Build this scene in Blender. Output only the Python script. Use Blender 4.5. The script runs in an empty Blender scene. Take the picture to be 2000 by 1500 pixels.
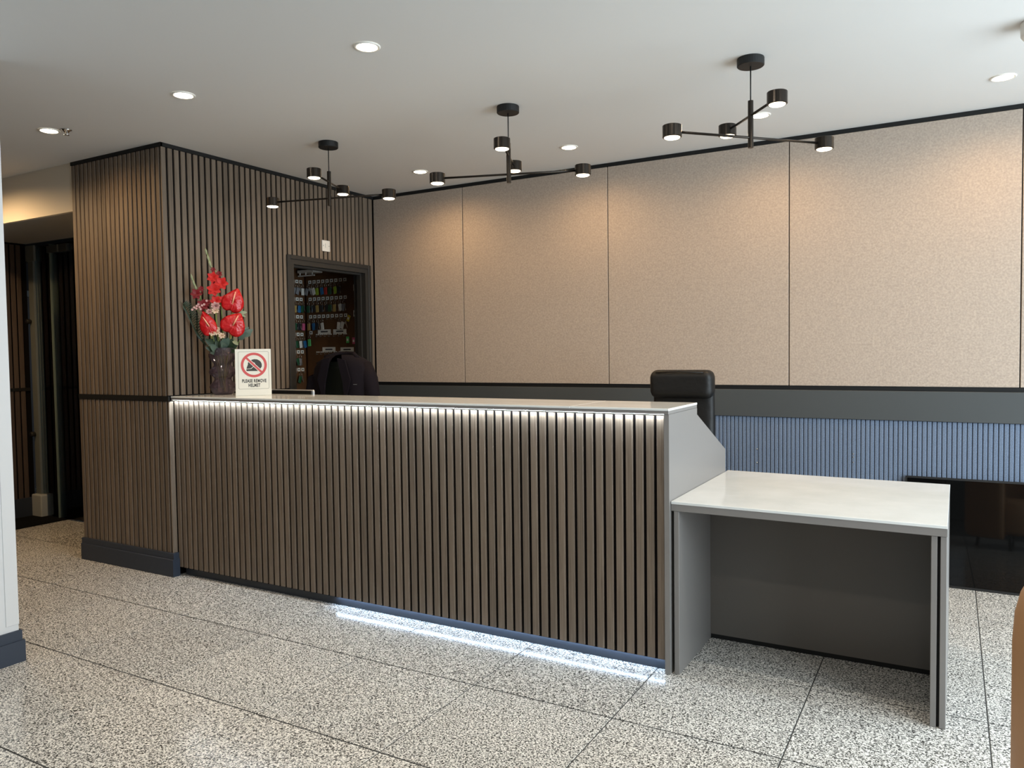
import bpy, bmesh, math, random
from mathutils import Vector, Matrix
random.seed(7)
PI = math.pi
SC = bpy.context.scene
COL = SC.collection

# ------------------------------------------------------------------ camera
cam = bpy.data.objects.new('camera', bpy.data.cameras.new('camera'))
COL.objects.link(cam)
cam.data.sensor_width = 36.0
cam.data.lens = 1505.43 / 2000 * 36.0
cam.data.clip_start = 0.05
_r = Vector((0.8684331, 0.49562792, -0.01330083))
_f = Vector((-0.49573379, 0.8675345, -0.04039688))
_u = _r.cross(_f)
M = Matrix((_r, _u, -_f)).transposed().to_4x4()
M.translation = Vector((1.0415, -3.1561, 1.3937))
cam.matrix_world = M
SC.camera = cam

# ------------------------------------------------------------------ world, light, exposure
SC.view_settings.view_transform = 'Standard'
SC.view_settings.look = 'None'
SC.view_settings.exposure = 0.0
SC.view_settings.gamma = 1.0
SC.view_settings.use_curve_mapping = False
w = bpy.data.worlds.new('world'); SC.world = w; w.use_nodes = True
w.node_tree.nodes['Background'].inputs[0].default_value = (0.72, 0.86, 1.0, 1)
w.node_tree.nodes['Background'].inputs[1].default_value = 1.0

def area_light(name, loc, rot, sx, sy, energy, color):
    l = bpy.data.lights.new(name, 'AREA'); l.shape = 'RECTANGLE'
    l.size = sx; l.size_y = sy; l.energy = energy; l.color = color
    o = bpy.data.objects.new(name, l); COL.objects.link(o)
    o.location = loc; o.rotation_euler = rot
    return o
# daylight at the window openings
area_light('window_daylight_right', (3.56, -0.4, 1.45), (0, PI/2, 0), 2.1, 3.8, 228, (0.79, 0.92, 1.0))

WARM = (1.0, 0.66, 0.34)
WHITE = (1.0, 0.90, 0.76)
def spot_light(name, parent, loc, energy, color, angle=2.95, blend=0.72, rad=0.03):
    l = bpy.data.lights.new(name, 'SPOT'); l.energy = energy; l.color = color
    l.spot_size = angle; l.spot_blend = blend; l.shadow_soft_size = rad
    o = bpy.data.objects.new(name, l); COL.objects.link(o)
    o.parent = parent; o.location = loc
    return o

# ------------------------------------------------------------------ materials
def new_mat(name):
    m = bpy.data.materials.new(name); m.use_nodes = True
    nt = m.node_tree
    return m, nt, nt.nodes['Principled BSDF']
def node(nt, typ, **kw):
    n = nt.nodes.new(typ)
    for k, v in kw.items(): setattr(n, k, v)
    return n
def plain(name, col, rough=0.5, spec=0.5, metal=0.0, bump=None, mottle=None):
    m, nt, b = new_mat(name)
    b.inputs['Base Color'].default_value = (*col, 1)
    b.inputs['Roughness'].default_value = rough
    b.inputs['Specular IOR Level'].default_value = spec
    b.inputs['Metallic'].default_value = metal
    geo = node(nt, 'ShaderNodeNewGeometry')
    if mottle:
        sc, amt = mottle
        n = node(nt, 'ShaderNodeTexNoise'); n.inputs['Scale'].default_value = sc
        n.inputs['Detail'].default_value = 4
        nt.links.new(geo.outputs['Position'], n.inputs['Vector'])
        r = node(nt, 'ShaderNodeValToRGB')
        r.color_ramp.elements[0].position = 0.3; r.color_ramp.elements[1].position = 0.7
        r.color_ramp.elements[0].color = (*[c*(1-amt) for c in col], 1)
        r.color_ramp.elements[1].color = (*[min(1, c*(1+amt)) for c in col], 1)
        nt.links.new(n.outputs['Fac'], r.inputs['Fac']); nt.links.new(r.outputs['Color'], b.inputs['Base Color'])
    if bump:
        sc, st = bump
        n = node(nt, 'ShaderNodeTexNoise'); n.inputs['Scale'].default_value = sc; n.inputs['Detail'].default_value = 3
        nt.links.new(geo.outputs['Position'], n.inputs['Vector'])
        bp = node(nt, 'ShaderNodeBump'); bp.inputs['Strength'].default_value = st; bp.inputs['Distance'].default_value = 0.003
        nt.links.new(n.outputs['Fac'], bp.inputs['Height']); nt.links.new(bp.outputs['Normal'], b.inputs['Normal'])
    return m
def emit(name, col, strength):
    m, nt, b = new_mat(name)
    b.inputs['Base Color'].default_value = (0, 0, 0, 1)
    b.inputs['Emission Color'].default_value = (*col, 1)
    b.inputs['Emission Strength'].default_value = strength
    return m

def wood_mat(name, dark, light):
    m, nt, b = new_mat(name)
    b.inputs['Roughness'].default_value = 0.5
    geo = node(nt, 'ShaderNodeNewGeometry'); oi = node(nt, 'ShaderNodeObjectInfo')
    add = node(nt, 'ShaderNodeVectorMath', operation='MULTIPLY_ADD')
    comb = node(nt, 'ShaderNodeCombineXYZ')
    mul = node(nt, 'ShaderNodeMath', operation='MULTIPLY'); mul.inputs[1].default_value = 37.0
    nt.links.new(oi.outputs['Random'], mul.inputs[0])
    for k in range(3): nt.links.new(mul.outputs[0], comb.inputs[k])
    add.inputs[1].default_value = (95, 95, 1.8)
    nt.links.new(geo.outputs['Position'], add.inputs[0]); nt.links.new(comb.outputs[0], add.inputs[2])
    n = node(nt, 'ShaderNodeTexNoise'); n.inputs['Scale'].default_value = 1.6; n.inputs['Detail'].default_value = 5
    n.inputs['Distortion'].default_value = 0.8; n.inputs['Roughness'].default_value = 0.65
    nt.links.new(add.outputs[0], n.inputs['Vector'])
    r = node(nt, 'ShaderNodeValToRGB')
    r.color_ramp.elements[0].position = 0.3; r.color_ramp.elements[1].position = 0.68
    r.color_ramp.elements[0].color = (*dark, 1); r.color_ramp.elements[1].color = (*light, 1)
    nt.links.new(n.outputs['Fac'], r.inputs['Fac'])
    hsv = node(nt, 'ShaderNodeHueSaturation')
    mr = node(nt, 'ShaderNodeMapRange'); mr.inputs['To Min'].default_value = 0.86; mr.inputs['To Max'].default_value = 1.16
    nt.links.new(oi.outputs['Random'], mr.inputs['Value']); nt.links.new(mr.outputs[0], hsv.inputs['Value'])
    nt.links.new(r.outputs['Color'], hsv.inputs['Color']); nt.links.new(hsv.outputs['Color'], b.inputs['Base Color'])
    bp = node(nt, 'ShaderNodeBump'); bp.inputs['Strength'].default_value = 0.15; bp.inputs['Distance'].default_value = 0.002
    nt.links.new(n.outputs['Fac'], bp.inputs['Height']); nt.links.new(bp.outputs['Normal'], b.inputs['Normal'])
    return m

def granite_mat():
    m, nt, b = new_mat('granite')
    geo = node(nt, 'ShaderNodeNewGeometry'); oi = node(nt, 'ShaderNodeObjectInfo')
    mul = node(nt, 'ShaderNodeMath', operation='MULTIPLY'); mul.inputs[1].default_value = 53.0
    nt.links.new(oi.outputs['Random'], mul.inputs[0])
    comb = node(nt, 'ShaderNodeCombineXYZ')
    for k in range(3): nt.links.new(mul.outputs[0], comb.inputs[k])
    add = node(nt, 'ShaderNodeVectorMath', operation='ADD')
    nt.links.new(geo.outputs['Position'], add.inputs[0]); nt.links.new(comb.outputs[0], add.inputs[1])
    n1 = node(nt, 'ShaderNodeTexNoise'); n1.inputs['Scale'].default_value = 165; n1.inputs['Detail'].default_value = 3
    n1.inputs['Roughness'].default_value = 0.62; n1.inputs['Distortion'].default_value = 0.7
    nt.links.new(add.outputs[0], n1.inputs['Vector'])
    r1 = node(nt, 'ShaderNodeValToRGB'); cr = r1.color_ramp
    cr.elements[0].position = 0.41; cr.elements[0].color = (0.03, 0.03, 0.028, 1)
    cr.elements[1].position = 0.545; cr.elements[1].color = (0.76, 0.735, 0.68, 1)
    e = cr.elements.new(0.47); e.color = (0.24, 0.23, 0.21, 1)
    e = cr.elements.new(0.62); e.color = (0.90, 0.87, 0.81, 1)
    nt.links.new(n1.outputs['Fac'], r1.inputs['Fac'])
    hsv = node(nt, 'ShaderNodeHueSaturation')
    mr = node(nt, 'ShaderNodeMapRange'); mr.inputs['To Min'].default_value = 0.92; mr.inputs['To Max'].default_value = 1.06
    nt.links.new(oi.outputs['Random'], mr.inputs['Value']); nt.links.new(mr.outputs[0], hsv.inputs['Value'])
    nt.links.new(r1.outputs['Color'], hsv.inputs['Color']); nt.links.new(hsv.outputs['Color'], b.inputs['Base Color'])
    b.inputs['Roughness'].default_value = 0.16
    b.inputs['Specular IOR Level'].default_value = 0.34
    return m

def stone_mat():
    m, nt, b = new_mat('white_quartz')
    geo = node(nt, 'ShaderNodeNewGeometry')
    n1 = node(nt, 'ShaderNodeTexNoise'); n1.inputs['Scale'].default_value = 6; n1.inputs['Detail'].default_value = 8
    nt.links.new(geo.outputs['Position'], n1.inputs['Vector'])
    r = node(nt, 'ShaderNodeValToRGB')
    r.color_ramp.elements[0].position = 0.3; r.color_ramp.elements[0].color = (0.70, 0.72, 0.71, 1)
    r.color_ramp.elements[1].position = 0.7; r.color_ramp.elements[1].color = (0.78, 0.80, 0.79, 1)
    nt.links.new(n1.outputs['Fac'], r.inputs['Fac'])
    v = node(nt, 'ShaderNodeTexVoronoi'); v.inputs['Scale'].default_value = 55
    nt.links.new(geo.outputs['Position'], v.inputs['Vector'])
    lt = node(nt, 'ShaderNodeMath', operation='LESS_THAN'); lt.inputs[1].default_value = 0.07
    nt.links.new(v.outputs['Distance'], lt.inputs[0])
    mx = node(nt, 'ShaderNodeMixRGB'); mx.inputs['Color2'].default_value = (0.92, 0.92, 0.9, 1)
    nt.links.new(lt.outputs[0], mx.inputs['Fac']); nt.links.new(r.outputs['Color'], mx.inputs['Color1'])
    nt.links.new(mx.outputs['Color'], b.inputs['Base Color'])
    b.inputs['Roughness'].default_value = 0.08
    return m

def glass_mat(name, tint, fac_scale=1.0, base=0.0, body=None):
    m, nt, b = new_mat(name)
    nt.nodes.remove(b)
    out = nt.nodes['Material Output']
    tr = node(nt, 'ShaderNodeBsdfTransparent'); tr.inputs['Color'].default_value = (*tint, 1)
    gl = node(nt, 'ShaderNodeBsdfGlossy'); gl.inputs['Roughness'].default_value = 0.03
    fr = node(nt, 'ShaderNodeFresnel'); fr.inputs['IOR'].default_value = 1.5
    mm = node(nt, 'ShaderNodeMath', operation='MULTIPLY_ADD'); mm.inputs[1].default_value = fac_scale; mm.inputs[2].default_value = base
    mix = node(nt, 'ShaderNodeMixShader')
    nt.links.new(fr.outputs[0], mm.inputs[0]); nt.links.new(mm.outputs[0], mix.inputs[0])
    nt.links.new(tr.outputs[0], mix.inputs[1]); nt.links.new(gl.outputs[0], mix.inputs[2])
    last = mix
    if body:
        df = node(nt, 'ShaderNodeBsdfDiffuse'); df.inputs['Color'].default_value = (*body[0], 1)
        mb = node(nt, 'ShaderNodeMixShader'); mb.inputs[0].default_value = body[1]
        nt.links.new(mix.outputs[0], mb.inputs[1]); nt.links.new(df.outputs[0], mb.inputs[2]); last = mb
    nt.links.new(last.outputs[0], out.inputs['Surface'])
    return m

MT = {}
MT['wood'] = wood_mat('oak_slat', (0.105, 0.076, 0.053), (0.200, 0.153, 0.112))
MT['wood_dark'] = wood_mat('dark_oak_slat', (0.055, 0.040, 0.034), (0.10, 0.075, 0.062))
MT['backing'] = plain('black_felt_backing', (0.006, 0.005, 0.005), 0.95, 0.1)
MT['granite'] = granite_mat()
MT['grout'] = plain('grey_grout', (0.045, 0.045, 0.043), 0.9)
MT['ceiling'] = plain('ceiling_paint', (0.67, 0.665, 0.65), 0.85, 0.2)
MT['white_wall'] = plain('white_paint', (0.66, 0.665, 0.67), 0.6, 0.3)
MT['cream'] = plain('cream_paint', (0.72, 0.66, 0.56), 0.7, 0.3)
MT['grey_soffit'] = plain('grey_paint', (0.36, 0.35, 0.335), 0.7, 0.3)
MT['fabric'] = plain('beige_acoustic_fabric', (0.415, 0.342, 0.282), 0.95, 0.15, bump=(420, 0.5), mottle=(95, 0.14))
MT['rail'] = plain('charcoal_rail', (0.060, 0.066, 0.068), 0.5, 0.35)
MT['black_trim'] = plain('black_trim', (0.008, 0.008, 0.008), 0.6, 0.3)
MT['felt'] = plain('blue_felt', (0.143, 0.182, 0.252), 0.95, 0.1, bump=(380, 0.5), mottle=(210, 0.28))
MT['felt_dark'] = plain('blue_felt_groove', (0.045, 0.06, 0.10), 0.95, 0.1)
MT['navy'] = plain('slate_navy_paint', (0.030, 0.039, 0.058), 0.45, 0.4)
MT['navy_dark'] = plain('dark_navy_plinth', (0.03, 0.034, 0.042), 0.4, 0.4)
MT['laminate'] = plain('grey_laminate', (0.212, 0.200, 0.190), 0.4, 0.4)
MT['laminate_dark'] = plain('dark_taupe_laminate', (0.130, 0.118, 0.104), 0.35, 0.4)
MT['stone'] = stone_mat()
MT['black_metal'] = plain('black_chrome', (0.03, 0.024, 0.019), 0.28, 0.5, metal=0.75)
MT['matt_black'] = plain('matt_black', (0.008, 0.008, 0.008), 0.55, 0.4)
MT['white_plastic'] = plain('white_plastic', (0.75, 0.73, 0.68), 0.4)
MT['chrome'] = plain('chrome', (0.75, 0.75, 0.75), 0.12, metal=1.0)
MT['silver'] = plain('silver_plastic', (0.55, 0.55, 0.55), 0.3, metal=0.6)
MT['leather'] = plain('black_leather', (0.007, 0.007, 0.007), 0.5, 0.3, bump=(26, 0.9))
MT['black_plastic'] = plain('black_plastic', (0.01, 0.01, 0.01), 0.4)
MT['green_mesh'] = plain('dark_green_fabric', (0.010, 0.013, 0.011), 0.9, 0.2)
MT['jacket'] = plain('dark_plum_cloth', (0.005, 0.003, 0.006), 0.85, 0.2, bump=(18, 0.4))
MT['screen'] = plain('black_glass_screen', (0.003, 0.003, 0.003), 0.03, 0.25)
MT['tan'] = plain('tan_leather', (0.40, 0.215, 0.095), 0.5, 0.35, bump=(120, 0.12), mottle=(4, 0.08))
MT['cork'] = plain('brown_board', (0.10, 0.045, 0.016), 0.7, 0.3, mottle=(8, 0.15))
MT['door_brown'] = plain('brown_door', (0.035, 0.018, 0.012), 0.4)
MT['frame_dark'] = plain('charcoal_frame', (0.028, 0.026, 0.023), 0.45, 0.4)
MT['paper'] = plain('white_card', (0.78, 0.77, 0.70), 0.6)
MT['print'] = plain('black_print', (0.045, 0.045, 0.045), 0.6)
MT['print_red'] = plain('red_print', (0.60, 0.095, 0.10), 0.6)
MT['lens'] = emit('spot_lens', (1.0, 0.90, 0.74), 14)
MT['lens_warm'] = emit('warm_spot_lens', (1.0, 0.84, 0.58), 14)
MT['head_lens'] = emit('pendant_lens', (1.0, 0.83, 0.57), 9)
MT['led'] = emit('led_white', (0.74, 0.88, 1.0), 120)
MT['led_blue'] = emit('led_cool', (0.50, 0.70, 1.0), 36)
MT['mat'] = plain('black_mat', (0.004, 0.004, 0.004), 0.95, 0.1)
MT['vase'] = glass_mat('smoky_purple_glass', (0.74, 0.67, 0.73), 1.0, 0.03, ((0.125, 0.085, 0.115), 0.32))
MT['glass'] = glass_mat('clear_glass', (0.80, 0.85, 0.83), 1.0, 0.0)
MT['glass_edge'] = plain('glass_edge', (0.16, 0.20, 0.18), 0.2)
MT['steel'] = plain('brushed_steel', (0.24, 0.26, 0.25), 0.4, metal=0.4)
MT['grey_white'] = plain('grey_white_paint', (0.40, 0.42, 0.41), 0.5)
MT['petal_red'] = plain('red_spathe', (0.50, 0.006, 0.010), 0.28, 0.5, bump=(60, 0.9))
MT['glad_red'] = plain('red_petal', (0.52, 0.010, 0.008), 0.5, 0.3)
MT['glad_dark'] = plain('dark_red_petal', (0.17, 0.006, 0.010), 0.5, 0.3)
MT['spadix'] = plain('cream_spadix', (0.85, 0.50, 0.30), 0.5)
MT['pink'] = plain('pink_petal', (0.62, 0.36, 0.34), 0.6)
MT['cream_petal'] = plain('cream_petal', (0.85, 0.66, 0.50), 0.6)
MT['leaf_dark'] = plain('dark_green_leaf', (0.022, 0.042, 0.018), 0.45, 0.4)
MT['leaf_grey'] = plain('grey_green_leaf', (0.085, 0.13, 0.10), 0.5, 0.4)
MT['leaf_light'] = plain('pale_green_leaf', (0.30, 0.33, 0.20), 0.5, 0.4)
MT['stem'] = plain('green_stem', (0.16, 0.22, 0.06), 0.5)
MT['stem_yellow'] = plain('yellow_green_stem', (0.34, 0.34, 0.08), 0.5)

# ------------------------------------------------------------------ mesh helpers
def bx(bm, x0, x1, y0, y1, z0, z1):
    vs = [bm.verts.new(p) for p in ((x0,y0,z0),(x1,y0,z0),(x1,y1,z0),(x0,y1,z0),(x0,y0,z1),(x1,y0,z1),(x1,y1,z1),(x0,y1,z1))]
    for f in ((0,3,2,1),(4,5,6,7),(0,1,5,4),(1,2,6,5),(2,3,7,6),(3,0,4,7)):
        bm.faces.new([vs[i] for i in f])
    return bm
def box(*a):
    return bx(bmesh.new(), *a)
def bevel(bm, w, seg=2):
    bmesh.ops.bevel(bm, geom=list(bm.edges), offset=w, segments=seg, affect='EDGES', profile=0.5)
    return bm
def prism(bm, pts, axis, a, b):
    """polygon of 2-D pts extruded along axis from a to b"""
    def P(p, t):
        return {'x': (t, p[0], p[1]), 'y': (p[0], t, p[1]), 'z': (p[0], p[1], t)}[axis]
    A = [bm.verts.new(P(p, a)) for p in pts]; B = [bm.verts.new(P(p, b)) for p in pts]
    bm.faces.new(A); bm.faces.new(B[::-1])
    n = len(pts)
    for i in range(n):
        bm.faces.new((A[i], B[i], B[(i+1)%n], A[(i+1)%n]))
    bmesh.ops.recalc_face_normals(bm, faces=bm.faces)
    return bm
def lathe(bm, prof, n=24, center=(0,0,0), close=False, rib=0.0, nrib=0):
    rings = []
    for r, z in prof:
        ring = []
        for k in range(n):
            a = 2*PI*k/n
            rr = r*(1 + (rib*math.cos(nrib*a) if rib else 0))
            ring.append(bm.verts.new((center[0]+rr*math.cos(a), center[1]+rr*math.sin(a), center[2]+z)))
        rings.append(ring)
    for i in range(len(rings)-1):
        for k in range(n):
            bm.faces.new((rings[i][k], rings[i][(k+1)%n], rings[i+1][(k+1)%n], rings[i+1][k]))
    if close:
        bm.faces.new(rings[0][::-1]); bm.faces.new(rings[-1])
    return bm
def tube(bm, pts, rad, n=8, caps=True):
    pts = [Vector(p) for p in pts]
    rads = rad if isinstance(rad, (list, tuple)) else [rad]*len(pts)
    rings = []
    ref = Vector((0.13, 0.31, 0.94)).normalized()
    for i, p in enumerate(pts):
        d = (pts[min(i+1, len(pts)-1)] - pts[max(i-1, 0)]).normalized()
        if abs(d.dot(ref)) > 0.97: q = Vector((1, 0.1, 0)).normalized()
        else: q = ref
        a = d.cross(q).normalized(); b = d.cross(a)
        rings.append([bm.verts.new(p + rads[i]*(math.cos(2*PI*k/n)*a + math.sin(2*PI*k/n)*b)) for k in range(n)])
    for i in range(len(rings)-1):
        for k in range(n):
            bm.faces.new((rings[i][k], rings[i][(k+1)%n], rings[i+1][(k+1)%n], rings[i+1][k]))
    if caps:
        bm.faces.new(rings[0][::-1]); bm.faces.new(rings[-1])
    bmesh.ops.recalc_face_normals(bm, faces=bm.faces)
    return bm
def torus(bm, R, r, center=(0,0,0), axis='y', n=16, m=6):
    g = []
    for i in range(n):
        a = 2*PI*i/n; row = []
        for j in range(m):
            b = 2*PI*j/m
            u, v, h = (R+r*math.cos(b))*math.cos(a), (R+r*math.cos(b))*math.sin(a), r*math.sin(b)
            p = {'y': (u, h, v), 'z': (u, v, h), 'x': (h, u, v)}[axis]
            row.append(bm.verts.new(Vector(p)+Vector(center)))
        g.append(row)
    for i in range(n):
        for j in range(m):
            bm.faces.new((g[i][j], g[(i+1)%n][j], g[(i+1)%n][(j+1)%m], g[i][(j+1)%m]))
    bmesh.ops.recalc_face_normals(bm, faces=bm.faces)
    return bm
def ellipsoid(bm, c, rx, ry, rz, u=12, v=8, rot=None):
    mat = Matrix.Translation(c) @ (rot or Matrix()) @ Matrix.Diagonal((rx, ry, rz, 1))
    bmesh.ops.create_uvsphere(bm, u_segments=u, v_segments=v, radius=1, matrix=mat)
    return bm

WLOC = {}
def link_mesh(name, me, parent=None, loc=(0,0,0), rot=(0,0,0)):
    o = bpy.data.objects.new(name, me); COL.objects.link(o)
    if parent: o.parent = parent
    o.location = loc; o.rotation_euler = rot
    return o
def to_mesh(name, bm, mats, smooth=False):
    bmesh.ops.recalc_face_normals(bm, faces=bm.faces)
    me = bpy.data.meshes.new(name); bm.to_mesh(me); bm.free()
    for m in (mats if isinstance(mats, (list, tuple)) else [mats]): me.materials.append(m)
    if smooth:
        for p in me.polygons: p.use_smooth = True
    return me
def obj(name, bm, mat, parent=None, loc=(0,0,0), rot=(0,0,0), smooth=False):
    return link_mesh(name, to_mesh(name, bm, mat, smooth), parent, loc, rot)
def wpart(name, bm, mat, parent, smooth=False):
    """bm in world coordinates, parent an unrotated empty/mesh"""
    off = Vector(parent.location)
    if parent.parent: off = off + Vector(parent.parent.location)
    bmesh.ops.translate(bm, verts=bm.verts, vec=-off)
    return obj(name, bm, mat, parent, smooth=smooth)
def tag(o, label, cat, group=None):
    o['label'] = label; o['category'] = cat
    if group: o['group'] = group
    return o
def thing(name, label, cat, loc=(0,0,0), rotz=0.0, group=None, rot=None):
    o = bpy.data.objects.new(name, None); COL.objects.link(o)
    o.empty_display_size = 0.1
    o.location = loc; o.rotation_euler = rot if rot else (0, 0, rotz)
    return tag(o, label, cat, group)
def struct(name, bm, mat, label=None):
    o = obj(name, bm, mat); o['kind'] = 'structure'
    if label: o['label'] = label
    return o
def copy_tree(o, parent=None):
    c = o.copy(); COL.objects.link(c)
    if parent: c.parent = parent
    for ch in list(o.children): copy_tree(ch, c)
    return c

# ------------------------------------------------------------------ setting: floor of granite tiles
HC = 2.7345
floor = struct('floor', box(-9.2, 3.7, -5.6, 4.6, -0.06, -0.0016), MT['grout'], 'speckled grey granite tiled floor with thin dark joints')
T = 0.62; gap = 0.0046
tb = bmesh.new()
prism(tb, [(gap/2, -0.02), (T-gap/2, -0.02), (T-gap/2, -0.0012), (T-gap/2-0.0012, 0), (gap/2+0.0012, 0), (gap/2, -0.0012)], 'y', gap*0.8, T-gap*0.8)
tile_me = to_mesh('tile', tb, MT['granite'])
for i in range(-14, 4):
    for j in range(-5, 5):
        x0 = 0.548 + i*T; y0 = -0.475 + j*T
        if x0 > 3.0 or y0 > 2.3 or y0 < -2.9: continue
        if x0 > -4.2 and y0 > 2.0: continue
        link_mesh('tile', tile_me, floor, (x0, y0, 0))
ceil_ = struct('ceiling', box(-9.2, 3.7, -5.6, 4.6, HC, HC+0.1), MT['ceiling'], 'smooth pale painted ceiling')

# ------------------------------------------------------------------ back wall with fabric panels, rail and ribbed felt
YW = 2.0
wall_back = struct('wall_back', box(-3.25, 3.7, YW+0.03, YW+0.09, 0, HC), MT['black_trim'], 'back wall of beige fabric panels over a grey rail and blue ribbed felt')
PW = 1.2367; J1 = -2.3383; JG = 0.006
xs = [-3.243, J1, J1+PW, J1+2*PW, J1+3*PW, 3.6]
for a, b in zip(xs[:-1], xs[1:]):
    m = bevel(box(a+JG/2, b-JG/2, YW+0.002, YW+0.03, 1.1611, HC-0.028), 0.002, 1)
    obj('panel', m, MT['fabric'], wall_back)
obj('ceiling_strip', box(-3.24, 3.6, YW+0.006, YW+0.03, HC-0.026, HC-0.0005), MT['black_trim'], wall_back)
obj('lower_trim_strip', box(-3.24, 3.6, YW+0.012, YW+0.03, 1.134, 1.1605), MT['black_trim'], wall_back)  # black trim strip between the fabric panels and the rail
obj('rail', bevel(box(-3.24, 3.6, YW-0.012, YW+0.03, 0.957, 1.134), 0.002, 1), MT['rail'], wall_back)
obj('felt_backing', box(-3.24, 3.6, YW+0.010, YW+0.03, 0.02, 0.956), MT['felt_dark'], wall_back)
RP = 0.0256
rb = bmesh.new()
prism(rb, [(0.001, 0.012), (0.001, 0.003), (0.004, 0.0), (RP-0.0070, 0.0), (RP-0.0024, 0.0045), (RP-0.0022, 0.012)], 'z', 0.0, 0.935)
rib_me = to_mesh('felt_rib', rb, MT['felt'])
k = 0
while True:
    x = -0.62 + k*RP
    if x > 2.05: break
    link_mesh('felt_rib', rib_me, wall_back, (x, YW, 0.02)); k += 1
for x, z in ((-0.071, 0.742), (-0.071, 0.652), (0.508, 0.742), (0.508, 0.722), (0.508, 0.690)):
    s = bmesh.new(); ellipsoid(s, (x+0.008, YW-0.001, z), 0.004, 0.003, 0.005, 8, 6)
    obj('screw', s, MT['chrome'], wall_back)
felt_left = obj('felt_panel', box(-3.24, -0.63, YW, YW+0.012, 0.02, 0.955), MT['felt'], wall_back)

# ------------------------------------------------------------------ slatted walls
SP = 0.0475; SW = 0.0335; SD = 0.0095
def slat_mesh(h, w=SW, d=SD, mat='wood'):
    s = bmesh.new()
    prism(s, [(0, 0), (0, -d+0.0022), (0.0016, -d), (w-0.0022, -d), (w-0.0007, -d+0.0018), (w, -d+0.0042), (w, 0)], 'z', 0, h)
    return to_mesh('slat', s, MT[mat])
XB = -3.2507; XL = -4.2064; YB = -0.0156
# front face of the box
wall_sf = struct('wall_slatted_front', box(XL, XB-0.010, YB+SD, YB+0.10, 0, HC), MT['backing'], 'brown wood slatted wall face left of the desk')
up, lo = slat_mesh(HC-0.026-1.150), slat_mesh(1.114-0.150)
n = 20
p = (XB-0.012-XL)/n
for i in range(n):
    x = XL + i*p + 0.002
    link_mesh('slat', up, wall_sf, (x, YB+SD, 1.150)); link_mesh('slat', lo, wall_sf, (x, YB+SD, 0.150))
obj('dado_rail', box(XL, XB+0.002, YB-0.003, YB+SD, 1.116, 1.149), MT['black_trim'], wall_sf)
obj('ceiling_strip', box(XL, XB+0.004, YB-0.004, YB+SD, HC-0.024, HC-0.0005), MT['black_trim'], wall_sf)
bb = bmesh.new()
prism(bb, [(YB+SD, 0), (YB-0.018, 0), (YB-0.018, 0.108), (YB-0.014, 0.112), (YB-0.011, 0.112), (YB-0.011, 0.148), (YB+SD, 0.150)], 'x', XL-0.01, XB+0.018)
bs = struct('baseboard_front', bb, MT['navy'], 'dark navy stepped skirting under the slatted wall')
bb = bmesh.new()
prism(bb, [(XB-0.01, 0), (XB+0.018, 0), (XB+0.018, 0.108), (XB+0.014, 0.112), (XB+0.011, 0.112), (XB+0.011, 0.148), (XB-0.01, 0.150)], 'y', YB+SD, 0.018)
struct('baseboard_side', bb, MT['navy'], 'short return of dark navy skirting beside the desk')
# outer left face of the box
struct('wall_slatted_end', box(XL-0.02, XL, 0.021, 2.3, 0, HC), MT['cream'])

# side face with the doorway (x = XB), door opening y 1.013..1.945, z < 2.138
D0, D1, DH = 1.013, 1.945, 2.140
sb = bmesh.new()
bx(sb, XB-0.10, XB-SD, YB+SD+0.002, D0+0.03, 0, HC); bx(sb, XB-0.10, XB-SD, D1-0.03, YW+0.10, 0, HC); bx(sb, XB-0.10, XB-SD, D0+0.03, D1-0.03, DH-0.03, HC)
wall_ss = struct('wall_slatted_side', sb, MT['backing'], 'brown wood slatted side wall around the key room doorway')
full = slat_mesh(HC-0.026-1.153); above = slat_mesh(HC-0.026-DH); strip = slat_mesh(1.114-0.15, 0.034)
# corner strip below the counter
link_mesh('slat', strip, wall_ss, (XB-SD, YB+0.001, 0.150), (0, 0, PI/2))
y = YB + 0.001
cnt = 0
while y < YW-0.02:
    ww = SW
    if y > D1-0.04:
        break
    if y+ww < D0+0.004:
        if True: link_mesh('slat', full, wall_ss, (XB-SD, y, 1.153), (0, 0, PI/2))
    else:
        link_mesh('slat', above, wall_ss, (XB-SD, y, DH), (0, 0, PI/2))
    y += SP
link_mesh('slat', slat_mesh(HC-0.026-1.153, 0.0445), wall_ss, (XB-SD, D1+0.0085, 1.153), (0, 0, PI/2))
link_mesh('slat', above, wall_ss, (XB-SD, D1-0.040, DH), (0, 0, PI/2))
obj('ceiling_strip', box(XB-SD, XB+0.004, YB-0.003, YW+0.02, HC-0.024, HC-0.0005), MT['black_trim'], wall_ss)
# door frame
door1 = struct('door_1', box(XB-0.12, XB+0.008, D0, D0+0.062, 0, DH), MT['frame_dark'], 'charcoal door frame of the open key room doorway')
obj('jamb', box(XB-0.12, XB+0.008, D1-0.062, D1, 0, DH), MT['frame_dark'], door1)
obj('head', box(XB-0.12, XB+0.008, D0+0.062, D1-0.062, DH-0.062, DH), MT['frame_dark'], door1)
for nm, a in (('architrave', (XB, XB+0.016, D0-0.006, D0+0.026, 0, DH+0.006)), ('architrave', (XB, XB+0.016, D1-0.026, D1+0.006, 0, DH+0.006)),
              ('architrave', (XB, XB+0.016, D0+0.026, D1-0.026, DH-0.026, DH+0.006))):
    obj(nm, bevel(box(*a), 0.003, 1), MT['frame_dark'], door1)
for a in ((XB-0.075, XB-0.035, D0+0.062, D0+0.077, 0, DH-0.062), (XB-0.075, XB-0.035, D1-0.077, D1-0.062, 0, DH-0.062), (XB-0.075, XB-0.035, D0+0.077, D1-0.077, DH-0.077, DH-0.062)):
    obj('door_stop', box(*a), MT['frame_dark'], door1)

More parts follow.
